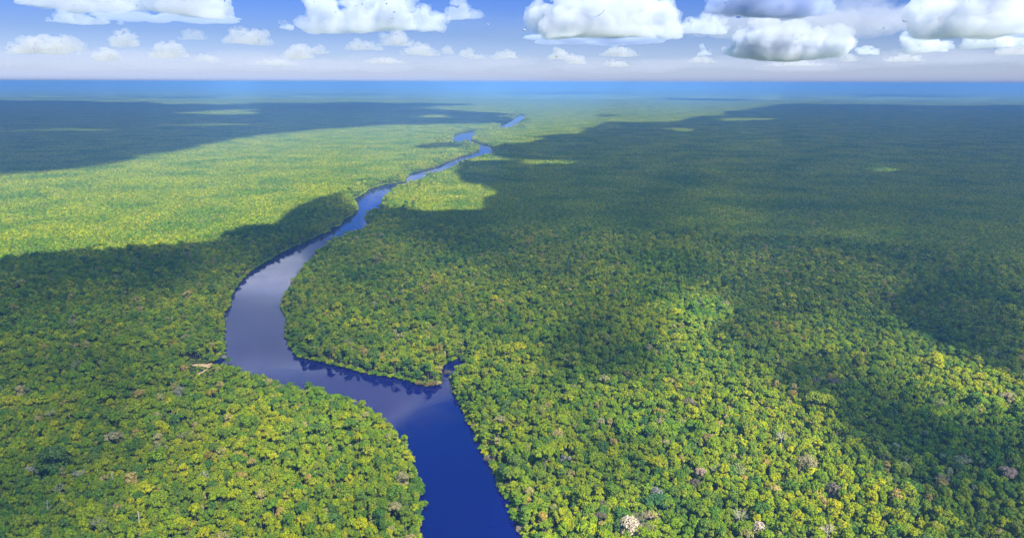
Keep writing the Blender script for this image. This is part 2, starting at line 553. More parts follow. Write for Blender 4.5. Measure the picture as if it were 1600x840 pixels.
# cells beyond R_IND are patches unless the river runs near them
cx, cyy = np.meshgrid(np.arange(-150, 150), np.arange(4, int(R_PATCH / PATCH)))
ccx = (cx.ravel() + .5) * PATCH; ccy = (cyy.ravel() + .5) * PATCH
keep = in_wedge(ccx, ccy, 150)
cix, ciy, ccx, ccy = cx.ravel()[keep], cyy.ravel()[keep], ccx[keep], ccy[keep]
wd = water_dist(ccx, ccy); wd[in_water(ccx, ccy)] = 0
far = np.hypot(ccx, ccy) > R_IND
isp = far & (wd > PATCH * .75)
patch_xy = np.stack([ccx[isp], ccy[isp]], 1)
px_, py_ = [], []
ind_cells = set(zip(cix[~isp].tolist(), ciy[~isp].tolist()))
# trees one by one in every non-patch cell
n1 = int(PATCH / SP)
sp1 = PATCH / n1
X, Y = [], []
ics = np.array(sorted(ind_cells))
for a in range(n1):
    for b in range(n1):
        X.append(ics[:, 0] * PATCH + (a + .5 + rng.uniform(-.46, .46, len(ics))) * sp1)
        Y.append(ics[:, 1] * PATCH + (b + .5 + rng.uniform(-.46, .46, len(ics))) * sp1)
X = np.concatenate(X); Y = np.concatenate(Y)
dist = np.hypot(X, Y)
ok = in_wedge(X, Y, 45) & (dist > 370)
X, Y, dist = X[ok], Y[ok], dist[ok]
wat = in_water(X, Y); wdst = water_dist(X, Y)
ok = ~wat & (wdst > 0.8)
low = in_poly(X, Y, W_LOW); clr = sand_here(X, Y)
ok &= ~clr
X, Y, dist, wdst, low = X[ok], Y[ok], dist[ok], wdst[ok], low[ok]
nT = len(X)
form_i = rng.choice(len(FORMS), nT, p=np.array([13, 9, 13, 11, 8, 10, 9, 12, 6, 9]) / 100.)
scl = np.clip(rng.lognormal(-0.47, .27, nT), .33, 1.25)
hsc = (scl * 1.5) ** .5 * (0.92 + .3 * (fbm(X / 160, Y / 160, 5) - .5) + rng.normal(0, .135, nT))
big = rng.uniform(0, 1, nT) < .05
scl[big] *= rng.uniform(1.3, 1.9, big.sum()); hsc[big] *= 1.2
edge = wdst < 9
hsc[edge] *= .72
hsc[(wdst >= 9) & (wdst < 20)] *= .88
proto = np.where(dist < 1050, form_i, N_HI + form_i)
lowi = low | (edge & (rng.uniform(0, 1, nT) < .45))
lowb = (dist > 2600) & (wdst < 45)
hsc[lowb] *= .7
rim = sand_here(X, Y, 13.0, 0) & ~low
lowi |= rim
proto[lowi] = I_BUSH + rng.integers(0, 4, lowi.sum())
hsc[lowi] = scl[lowi] * rng.uniform(.8, 1.2, lowi.sum())
hsc[low] *= .5; scl[low] *= .7
hsc[rim] *= 2.4; scl[rim] *= 1.5
rnd = rng.uniform(0, 1, nT)
rot = rng.uniform(0, 2 * math.pi, nT)
# a fringe of bushes right along the water
bx, by = [], []
for W in WATERS:
    W = np.array(W)
    for i in range(len(W)):
        a, b = W[i], W[(i + 1) % len(W)]
        L_ = np.linalg.norm(b - a); 
        if L_ > 900 or (a[1] < 420 and b[1] < 420): continue
        nb = int(L_ / 4.2) + 1
        t = (np.arange(nb) + rng.uniform(0, 1, nb)) / nb
        p = a + (b - a) * t[:, None] + rng.normal(0, 1.3, (nb, 2))
        bx.append(p[:, 0]); by.append(p[:, 1])
bx, by = np.concatenate(bx), np.concatenate(by)
okb = in_wedge(bx, by, 30) & (np.hypot(bx, by) < 2800) & (np.hypot(bx, by) > 400) & ~sand_here(bx, by)
bx, by = bx[okb], by[okb]
nB = len(bx)
bs = rng.uniform(.6, 1.35, nB)

PX = np.concatenate([X, bx, patch_xy[:, 0]]); PY = np.concatenate([Y, by, patch_xy[:, 1]])
nP = len(patch_xy)
PROTO = np.concatenate([proto, I_BUSH + rng.integers(0, 4, nB), I_PATCH + rng.integers(0, N_PATCH, nP)])
ROT = np.concatenate([rot, rng.uniform(0, 6.28, nB), rng.integers(0, 4, nP) * math.pi / 2])
SCX = np.concatenate([scl, bs, np.ones(nP)])
SCZ = np.concatenate([hsc, bs * rng.uniform(.8, 1.3, nB), 0.92 + .3 * (fbm(patch_xy[:, 0] / 260, patch_xy[:, 1] / 260, 5) - .5)])
RND = np.concatenate([rnd, rng.uniform(0, 1, nB), rng.uniform(0, 1, nP)])
KIND = np.concatenate([np.where(lowi, 1, 0), np.ones(nB, int), np.full(nP, 2)])

# ------------------------------------------------------------------ single trees that stand out (photo pixel of the crown)
COLS = {'white': (0.55, 0.50, 0.46), 'pale grey': (0.36, 0.34, 0.29), 'pale green': (0.24, 0.27, 0.12), 'beige': (0.38, 0.30, 0.19),
        'orange': (0.32, 0.22, 0.02), 'mauve': (0.22, 0.15, 0.19), 'purple': (0.085, 0.035, 0.10), 'pink': (0.44, 0.27, 0.30),
        'lavender': (0.28, 0.25, 0.36), 'brown': (0.22, 0.13, 0.07), 'yellow': (0.34, 0.30, 0.02), 'pinkish white': (0.78, 0.62, 0.58)}
# kind: bare (leafless branching tree), snag (dead pole), crown (leafy crown of its own colour), shrub (low, standing in the water)
ODD = [
    ('bare', 'pale grey', 152, 815, 7, 'leafless pale tree with forked branches, bottom edge of the left forest'),
    ('snag', 'white', 181, 744, 5, 'leaning bleached dead trunk rising from the left forest'),
    ('snag', 'white', 216, 812, 5, 'short bleached snag at the bottom edge left of the river'),
    ('snag', 'pale grey', 72, 792, 5, 'straight pale dead trunk near the bottom left corner, left one of a pair'),
    ('snag', 'white', 100, 791, 5, 'thick pale dead trunk near the bottom left corner, right one of a pair'),
    ('bare', 'pale grey', 91, 762, 6, 'mauve grey leafless tree above the pair of pale trunks in the bottom left'),
    ('bare', 'white', 50, 730, 6, 'thin white leafless tree at the left edge of the lower forest'),
    ('bare', 'white', 122, 739, 6, 'thin white leafless tree left of the leaning bleached trunk'),
    ('crown', 'pale green', 37, 607, 8, 'pale green broad tree with whitish trunk near the left edge'),
    ('bare', 'pale grey', 78, 644, 6, 'grey leafless tree below the pale green tree near the left edge'),
    ('crown', 'beige', 177, 682, 8, 'wide beige green crown in the middle of the lower left forest'),
    ('crown', 'pale green', 247, 701, 8, 'large pale green flat crown right of the beige crown in the lower left forest'),
    ('crown', 'pale grey', 280, 609, 6, 'pale grey crown just below the sandy clearing'),
    ('crown', 'orange', 330, 613, 5.5, 'orange crowned tree below and right of the sandy clearing'),
    ('crown', 'orange', 269, 535, 6, 'orange crowned tree above the sandy clearing on the left bank'),
    ('crown', 'orange', 326, 710, 5, 'orange crowned tree in the middle of the forest inside the river bend'),
    ('bare', 'white', 320, 743, 6, 'white leafless tree in the forest below the orange crown'),
    ('bare', 'beige', 284, 678, 6, 'beige leafless tree right of the large pale green crown'),
    ('crown', 'pale green', 120, 570, 8, 'big grey green spreading crown in the shaded left forest'),
    ('crown', 'beige', 618, 792, 6, 'beige crown at the left bank near the bottom edge'),
    ('crown', 'beige', 588, 790, 5, 'reddish beige crown second in from the left bank near the bottom edge'),
    ('crown', 'beige', 628, 745, 6, 'tall beige green crown beside the flooded trees on the left bank'),
    ('crown', 'beige', 782, 654, 5, 'pale beige tree on the right bank above the narrow river reach'),
    ('crown', 'lavender', 882, 716, 5, 'lavender grey crown in the forest right of the river'),
    ('crown', 'lavender', 1025, 768, 5, 'lavender grey tree above the pinkish white blossom'),
    ('crown', 'purple', 939, 806, 5, 'dark purple tree left of the pinkish white blossom near the bottom edge'),
    ('crown', 'purple', 940, 786, 4, 'small dark purple tree just above the other dark purple one'),
    ('crown', 'pinkish white', 985, 817, 7.5, 'bright pinkish white blossoming tree at the bottom edge'),
    ('bare', 'mauve', 998, 806, 7, 'mauve leafless tree touching the pinkish white blossom'),
    ('bare', 'mauve', 1013, 822, 6.5, 'mauve leafless tree right of the pinkish white blossom at the bottom edge'),
    ('bare', 'pink', 1018, 803, 6.5, 'pinkish leafless tree farther right of the pinkish white blossom'),
    ('crown', 'purple', 1086, 754, 5, 'single purple crown in the sunlit forest on the right'),
    ('bare', 'white', 1156, 802, 7, 'white leafless tree near the bottom edge of the right forest'),
    ('crown', 'pinkish white', 1187, 821, 4.5, 'small rounded whitish crown right of the white leafless tree at the bottom'),
    ('crown', 'pink', 1095, 737, 5, 'pinkish crown just above the single purple crown'),
    ('bare', 'pale grey', 1118, 731, 6, 'grey leafless tree right of the pinkish crown in the sunlit forest'),
    ('crown', 'pale green', 1152, 733, 7.5, 'large pale green rounded crown in the sunlit forest on the right'),
    ('crown', 'brown', 1107, 684, 6.5, 'large brown green rounded crown in the sunlit forest on the right'),
    ('bare', 'pink', 1032, 657, 6, 'pinkish leafless tree below the orange brown crown'),
    ('bare', 'beige', 1063, 657, 6, 'beige leafless tree right of the pinkish leafless one'),
    ('crown', 'orange', 1030, 644, 6.5, 'orange brown rounded crown in the sunlit forest on the right'),
    ('crown', 'mauve', 1080, 628, 7, 'mauve rounded crown right of the orange brown crown'),
    ('crown', 'orange', 1080, 600, 5.5, 'orange yellow crown at the edge of the cloud shadow on the right'),
    ('crown', 'purple', 1303, 598, 9, 'wide dark purple tree in the cloud shadow on the right'),
    ('crown', 'mauve', 1278, 594, 6, 'mauve crown beside the wide dark purple tree'),
    ('crown', 'pale green', 1465, 629, 8, 'pale green rounded crown in the diagonal cloud shadow'),
    ('crown', 'pink', 1575, 738, 8, 'pink flowering flat crown near the right edge'),
    ('bare', 'white', 1510, 716, 8, 'white leafless tree left of the pink flowering crown'),
    ('bare', 'pink', 1476, 747, 7, 'pinkish grey leafless tree below the white one near the right edge'),
    ('bare', 'white', 1552, 549, 9, 'white leafless tree in the dark shadow near the right edge'),
    ('bare', 'white', 1221, 678, 7, 'white leafless tree in the middle of the sunlit right forest'),
    ('crown', 'beige', 1261, 722, 9, 'broad pale beige crown in the sunlit right forest'),
    ('crown', 'beige', 1577, 622, 10, 'broad beige crown on the sunlit ridge near the right edge'),
    ('crown', 'pale grey', 1398, 697, 6, 'grey crown at the lower edge of the diagonal cloud shadow'),
    ('crown', 'mauve', 1303, 762, 6, 'mauve crown in the sunlit forest near the bottom right'),
    ('bare', 'pinkish white', 1293, 827, 6, 'pinkish white leafless tree at the bottom edge on the right'),
    ('crown', 'orange', 684, 541, 7, 'tan orange crown above the creek mouth'),
    ('crown', 'yellow', 670, 545, 5.5, 'bright yellow green crown left of the tan orange crown'),
    ('crown', 'yellow', 616, 563, 5.5, 'bright lime crown at the water on the point between creek and river'),
    ('shrub', 'mauve', 735, 643, 4, 'mauve shrub standing in the water, topmost along the right bank'),
    ('shrub', 'mauve', 740, 664, 4, 'mauve shrub standing in the water just below the topmost one'),
    ('shrub', 'mauve', 766, 715, 5.5, 'mauve shrub jutting into the river halfway down the right bank'),
    ('shrub', 'mauve', 814, 824, 4.5, 'lilac shrub standing in the water near the bottom of the right bank'),
    ('shrub', 'brown', 655, 597, 5, 'brown rounded shrub in the water left of the river point'),
    ('shrub', 'brown', 678, 598, 6, 'brown broad shrub at the tip of the river point'),
    ('shrub', 'brown', 668, 599, 5, 'brown shrub between the two others at the river point'),
    ('shrub', 'purple', 699, 580, 4.5, 'dark reddish shrub in the mouth of the creek'),
    ('shrub', 'green', 357, 563, 4.5, 'round green bush standing alone in the cove on the left bank'),
    ('shrub', 'pale grey', 350, 556, 4, 'grey green bush under the trees at the head of the cove'),
    ('shrub', 'green', 650, 752, 5, 'green flooded tree standing in the river off the left bank'),
    ('shrub', 'green', 653, 768, 5.5, 'green flooded tree below the other one off the left bank'),
]
odd_xy = []
for kind, cname, px, py, rad, lab in ODD:
    z = 3.0 if kind == 'shrub' else (18.0 if kind == 'crown' else 19.0)
    odd_xy.append(at(px, py, z)[:2])
odd_xy = np.array(odd_xy)
odd_r = np.array([o[4] for o in ODD])
# clear the ordinary trees out of the way of these
kill = np.zeros(len(PX), bool)
for (ox, oy), r_, od in zip(odd_xy, odd_r, ODD):
    if od[0] == 'shrub': continue
    dd = np.hypot(PX - ox, PY - oy)
    kill |= (KIND < 2) & (dd < r_ * .6)
    # what stands just in front is kept a little lower so that the tree shows
    u = np.array([-ox, -oy]); u /= np.linalg.norm(u)
    along = (PX - ox) * u[0] + (PY - oy) * u[1]; across = np.abs((PX - ox) * u[1] - (PY - oy) * u[0])
    fr = (KIND < 2) & (along > 0) & (along < 16) & (across < r_)
    SCZ[fr] *= .9

# the mouth of the side creek stays open to the river
mx_, my_ = project(np.stack([PX, PY, np.full(len(PX), 7.)], 1))
kill |= (KIND < 2) & in_poly(mx_, my_, [(690, 563), (712, 561), (708, 578), (707, 606), (692, 604), (686, 578)])
# the 300 nearest ordinary trees become objects of their own
pxs, pys = project(np.stack([PX, PY, np.full(len(PX), 18.)], 1))
vis = (KIND == 0) & ~kill & (pxs > -12) & (pxs < 1612) & (pys < 846)
dd = np.where(vis, np.hypot(PX, PY) - 0.0 * SCX, 1e9)
hero = np.argsort(dd)[:300]
hm = np.zeros(len(PX), bool); hm[hero] = True
# nothing unseen in front of the frame needs to stay
offl = (KIND < 2) & ~hm & (pys > 905)
st = ~hm & ~kill & ~offl

me = bpy.data.meshes.new('rainforest')
n = int(st.sum())
me.vertices.add(n)
me.vertices.foreach_set('co', np.stack([PX[st], PY[st], np.zeros(n)], 1).astype(np.float32).ravel())
a = me.attributes.new('form', 'INT', 'POINT'); a.data.foreach_set('value', PROTO[st].astype(np.int32))
a = me.attributes.new('turn', 'FLOAT_VECTOR', 'POINT'); a.data.foreach_set('vector', np.stack([0 * ROT[st], 0 * ROT[st], ROT[st]], 1).astype(np.float32).ravel())
a = me.attributes.new('size', 'FLOAT_VECTOR', 'POINT'); a.data.foreach_set('vector', np.stack([SCX[st], SCX[st], SCZ[st]], 1).astype(np.float32).ravel())
a = me.attributes.new('rnd', 'FLOAT', 'POINT'); a.data.foreach_set('value', RND[st].astype(np.float32))
rf = link('rainforest', me)
tag(rf, 'unbroken green rainforest canopy on both sides of the river', 'rainforest', kind='stuff')
ng = bpy.data.node_groups.new('grow_forest', 'GeometryNodeTree')
ng.interface.new_socket('Geometry', in_out='INPUT', socket_type='NodeSocketGeometry')
ng.interface.new_socket('Geometry', in_out='OUTPUT', socket_type='NodeSocketGeometry')
gi = ng.nodes.new('NodeGroupInput'); go = ng.nodes.new('NodeGroupOutput')
iop = ng.nodes.new('GeometryNodeInstanceOnPoints'); iop.inputs['Pick Instance'].default_value = True
ci = ng.nodes.new('GeometryNodeCollectionInfo'); ci.inputs['Collection'].default_value = pcol
ci.inputs['Separate Children'].default_value = True; ci.inputs['Reset Children'].default_value = True


def named(nm, ty):
    q = ng.nodes.new('GeometryNodeInputNamedAttribute'); q.data_type = ty; q.inputs['Name'].default_value = nm
    return q.outputs['Attribute']


e2r = ng.nodes.new('FunctionNodeEulerToRotation')
ng.links.new(named('turn', 'FLOAT_VECTOR'), e2r.inputs[0])
ng.links.new(gi.outputs[0], iop.inputs['Points'])
ng.links.new(ci.outputs[0], iop.inputs['Instance'])
ng.links.new(named('form', 'INT'), iop.inputs['Instance Index'])
ng.links.new(e2r.outputs[0], iop.inputs['Rotation'])
ng.links.new(named('size', 'FLOAT_VECTOR'), iop.inputs['Scale'])
ng.links.new(iop.outputs[0], go.inputs[0])
md = rf.modifiers.new('grow_forest', 'NODES'); md.node_group = ng

# the farthest woods: one uneven canopy sheet out to the horizon
rr = np.concatenate([np.arange(14700, 24000, 60), np.geomspace(24000, 64000, 160)])
aa = np.linspace(-R(42), R(42), 420)
A, RR = np.meshgrid(aa, rr)
fx, fy = np.sin(A) * RR, np.cos(A) * RR
fz = 15 + 5 * rng.uniform(0, 1, fx.shape) + 10 * (fbm(fx / 900, fy / 900, 9) - .5)
nr, na = fx.shape
ii = np.arange(nr * na).reshape(nr, na)
FF = np.stack([ii[:-1, :-1], ii[:-1, 1:], ii[1:, 1:], ii[1:, :-1]], -1).reshape(-1, 4)
df = link('distant_forest', mesh_from('distant_forest', np.stack([fx, fy, fz], -1).reshape(-1, 3), FF, [M_FARWOOD]))
tag(df, 'hazy blue rainforest fading towards the horizon', 'rainforest', kind='stuff')

# ------------------------------------------------------------------ clouds overhead that shade the forest
BASE_Z = 1500.0
SHADE = [(770, 229), (830, 223), (870, 215), (908, 207), (895, 198), (960, 192), (1095, 192), (1110, 180), (1230, 162), (1600, 166), (2500, 168),
         (2500, 1200), (-700, 1200), (-700, 432), (0, 412), (60, 400), (130, 393), (180, 395), (220, 388), (300, 378), (330, 375), (345, 362),
         (385, 352), (440, 350), (455, 330), (480, 322), (505, 308), (535, 305), (560, 320), (600, 324), (640, 325), (700, 329), (748, 327),
         (792, 297), (752, 289), (722, 286), (718, 266), (735, 255), (780, 253), (825, 252), (800, 245), (775, 238)]
LIT = [([(1020, 476), (1085, 455), (1165, 486), (1150, 512), (1105, 530), (1040, 545), (1060, 505)], .0),
       ([(1430, 552), (1500, 556), (1560, 586), (1610, 606), (1680, 640), (1670, 668), (1560, 638), (1490, 614), (1430, 590)], .15),
       ([(1250, 542), (1320, 532), (1350, 546), (1280, 562)], .5),
       ([(1060, 540), (1130, 548), (1200, 590), (1290, 640), (1385, 700), (1445, 760), (1475, 880), (790, 880), (830, 800), (870, 755), (960, 785), (1050, 735), (1000, 665),
         (940, 640), (880, 612), (960, 596), (1020, 600)], .75)]
HOLES = [[(830, 250), (870, 251), (915, 253), (905, 258), (840, 259)], [(1345, 262), (1375, 260), (1410, 266), (1380, 270)],
         [(1160, 186), (1240, 188), (1235, 192), (1165, 190)], [(1000, 201), (1060, 203), (1040, 206)]]
BAND = [(-700, 285), (0, 272), (80, 268), (150, 260), (200, 248), (260, 238), (300, 228), (360, 215), (450, 207), (540, 199), (600, 194),
        (700, 191), (790, 188), (800, 183), (720, 172), (600, 170), (400, 168), (200, 160), (0, 152), (-700, 150)]
BAND_HOLES = [[(230, 176), (330, 172), (420, 174), (330, 180)], [(620, 183), (700, 181), (690, 185)]]
SPOTS = [[(650, 231), (665, 224), (700, 220), (742, 225), (720, 230), (680, 233)],
         [(840, 212), (880, 208), (905, 210), (870, 214)], [(920, 180), (965, 177), (960, 182)]]
CTRL = np.array([(50, 450, .88), (250, 430, .88), (450, 350, .92), (100, 550, .68), (300, 500, .52), (350, 560, .4), (100, 650, .6), (300, 650, .5),
                 (550, 680, .35), (600, 780, .4), (300, 780, .5), (50, 800, .65), (150, 720, .6), (430, 640, .4), (480, 450, .6), (550, 520, .5),
                 (650, 570, .35), (600, 400, .68), (700, 350, .92), (700, 450, .52), (850, 300, .86), (850, 400, .70), (850, 500, .5), (780, 600, .35),
                 (850, 650, .35), (950, 560, .8), (1000, 575, .8), (950, 620, .35), (1000, 650, .15), (1100, 560, .15), (1090, 490, .2), (1050, 470, .45),
                 (1150, 520, .75), (1180, 490, .72), (1300, 430, .72), (1250, 560, .55), (1330, 540, .4), (1300, 600, .85), (1400, 650, .75), (1400, 690, .85),
                 (1480, 700, .82), (1500, 580, .12), (1450, 560, .2), (1560, 610, .12), (1600, 640, .35), (1590, 560, .96), (1540, 540, .92), (1500, 500, .88),
                 (1550, 720, .75), (1500, 780, .65), (1200, 650, .12), (1250, 700, .12), (1350, 750, .15), (1430, 800, .2), (1100, 700, .12),
                 (1050, 750, .3), (950, 760, .4), (1000, 710, .5), (900, 800, .25), (850, 820, .1), (1000, 820, .1), (1300, 800, .2), (1600, 820, .55),
                 (1000, 300, .85), (1300, 300, .87), (1500, 300, .89), (1500, 420, .80), (1100, 400, .72), (1600, 200, .90), (1460, 572, .08), (1530, 598, .05), (1580, 628, .15), (700, 700, .3), (760, 820, .3), (700, 640, .3), (-200, 700, .6), (1800, 700, .7)])
ay_ = np.geomspace(350, 12500, 440)
SX, SY = np.meshgrid(np.linspace(-1.1, 1.1, 520), ay_)
SX = SX * (SY + 300)
dn_ = np.hypot(SX, SY)
w1_, w2_ = np.minimum(.02 * dn_, 48), np.minimum(.045 * dn_, 90)
sx = SX + w1_ * (fbm(SX / 70, SY / 70, 31) - .5) + w2_ * (fbm(SX / 300, SY / 300, 33) - .5)
sy = SY + w1_ * (fbm(SX / 70, SY / 70, 41) - .5) + w2_ * (fbm(SX / 300, SY / 300, 43) - .5)
far_ = np.clip((np.hypot(SX, SY) - 2500) / 4000, 0, 1)
sx = sx + 900 * far_ * (fbm(SX / 1300, SY / 1300, 51) - .5)
sy = sy + 1500 * far_ * (fbm(SX / 1100, SY / 1100, 53, 5) - .5)
qx, qy = project(np.stack([sx, sy, np.full(sx.shape, 18.)], -1).reshape(-1, 3))
num = np.zeros(qx.shape); den = np.zeros(qx.shape)
for a_, b_, v_ in CTRL:
    wgt = 1.0 / (((qx - a_) ** 2 + ((qy - b_) * 1.5) ** 2) ** 2.1 + 30000.0)
    num += wgt * v_; den += wgt
v = num / den
sh = np.where(in_poly(qx, qy, SHADE), v, 0)
for h, k_ in LIT: sh = np.where(in_poly(qx, qy, h), sh * k_, sh)
for h in HOLES: sh[in_poly(qx, qy, h)] = 0
bn = in_poly(qx, qy, BAND)
for h in BAND_HOLES: bn &= ~in_poly(qx, qy, h)
sh[bn] = .92
for h in SPOTS: sh[in_poly(qx, qy, h)] = .8
sh = sh.reshape(SX.shape)
brk = np.clip((fbm(SX / 1500, SY / 700, 61, 5) - .17) / .10, 0, 1)       # gaps between the farther clouds
sh = sh * np.where(bn.reshape(SX.shape), .25 + .75 * brk, 1)
tau = -1.2 * np.log(np.clip(1 - sh, .03, 1))
k3 = np.array([.25, .5, .25])
for _ in range(2):
    tau = np.apply_along_axis(lambda r_: np.convolve(r_, k3, 'same'), 0, tau)
    tau = np.apply_along_axis(lambda r_: np.convolve(r_, k3, 'same'), 1, tau)
patchy = fbm(SX / 190, SY / 190, 77, 5)
tau *= np.clip(1 + 1.5 * (patchy - .5) * np.exp(-tau * .35), .2, 2)
tau[tau < .03] = 0
DENS = 0.030
thick = tau / DENS * math.sin(SUN_EL)


def volume_mat(name, dens, col, g=0.3):
    m, N, L = new_mat(name)
    pv = N.new('ShaderNodeVolumePrincipled')
    pv.inputs['Color'].default_value = (*col, 1)
    pv.inputs['Density'].default_value = dens
    pv.inputs['Anisotropy'].default_value = g
    out = N.new('ShaderNodeOutputMaterial'); L.new(pv.outputs[0], out.inputs['Volume'])
    return m


M_VEIL = volume_mat('cloud_veil', DENS, (0.90, 0.93, 1.0), 0.2)
shift = sun_dir[:2] / sun_dir[2] * (BASE_Z - 18)
CXg, CYg = SX + shift[0], SY + shift[1]
live = thick > 0
cellm = live[:-1, :-1] | live[1:, :-1] | live[:-1, 1:] | live[1:, 1:]
used = np.zeros(live.shape, bool)
used[:-1, :-1] |= cellm; used[1:, :-1] |= cellm; used[:-1, 1:] |= cellm; used[1:, 1:] |= cellm
lump = 60 * (fbm(SX / 300, SY / 300, 91) - .5)
tid = np.full(live.shape, -1); tid[used] = np.arange(used.sum())
bid = np.where(live, tid + 0, tid)
nl = int(used.sum())
bid[live] = nl + np.arange(live.sum())
zt = BASE_Z + lump + thick; zbm = BASE_Z + lump
Vc = np.concatenate([np.stack([CXg[used], CYg[used], zt[used]], 1), np.stack([CXg[live], CYg[live], zbm[live]], 1)])
cr, cc = np.nonzero(cellm)
Ft = np.stack([tid[cr, cc], tid[cr, cc + 1], tid[cr + 1, cc + 1], tid[cr + 1, cc]], 1)
Fb = np.stack([bid[cr, cc], bid[cr + 1, cc], bid[cr + 1, cc + 1], bid[cr, cc + 1]], 1)
vl = link('cloud_cover', mesh_from('cloud_cover', Vc, np.concatenate([Ft, Fb]), [M_VEIL]))
tag(vl, 'broken cloud cover overhead shading the forest', 'clouds', kind='stuff')

# ------------------------------------------------------------------ cumulus clouds in the sky
def core_mat(name, col):
    m, N, L = new_mat(name)
    p = N.new('ShaderNodeBsdfDiffuse'); p.inputs['Color'].default_value = (*col, 1)
    out = N.new('ShaderNodeOutputMaterial'); L.new(p.outputs[0], out.inputs['Surface'])
    return m


CLOUD_MATS = {'big': (volume_mat('cumulus_mist', .0022, (.70, .735, .85), .2), core_mat('cumulus_heart', (.22, .225, .30)), .05),
              'dark': (volume_mat('shaded_base_mist', .0036, (.50, .58, .83), .2), core_mat('shaded_base_heart', (.05, .08, .2)), .06),  # absorbing blue colour paints the shade of cloud bases
              'veil': (volume_mat('thin_veil', .00045, (.58, .59, .70), .2), core_mat('veil_heart', (.2, .21, .3)), .05),
              'bright': (volume_mat('bright_veil', .0045, (.92, .91, .97), .2), core_mat('bright_heart', (.3, .3, .4)), .05),
              'layer': (volume_mat('layer_mist', .00002, (.74, .73, .82), .2), core_mat('layer_heart', (.2, .21, .3)), .05),
              'far': (volume_mat('thin_mist', .0013, (.66, .655, .72), .2), core_mat('thin_heart', (.2, .2, .25)), .05)}


def ico(sub):
    bm_ = __import__('bmesh'); b = bm_.new(); bm_.ops.create_icosphere(b, subdivisions=sub, radius=1)
    v = np.array([q.co[:] for q in b.verts]); f = np.array([[q.index for q in t.verts] for t in b.faces]); b.free()
    return v, f


ICO = ico(2)


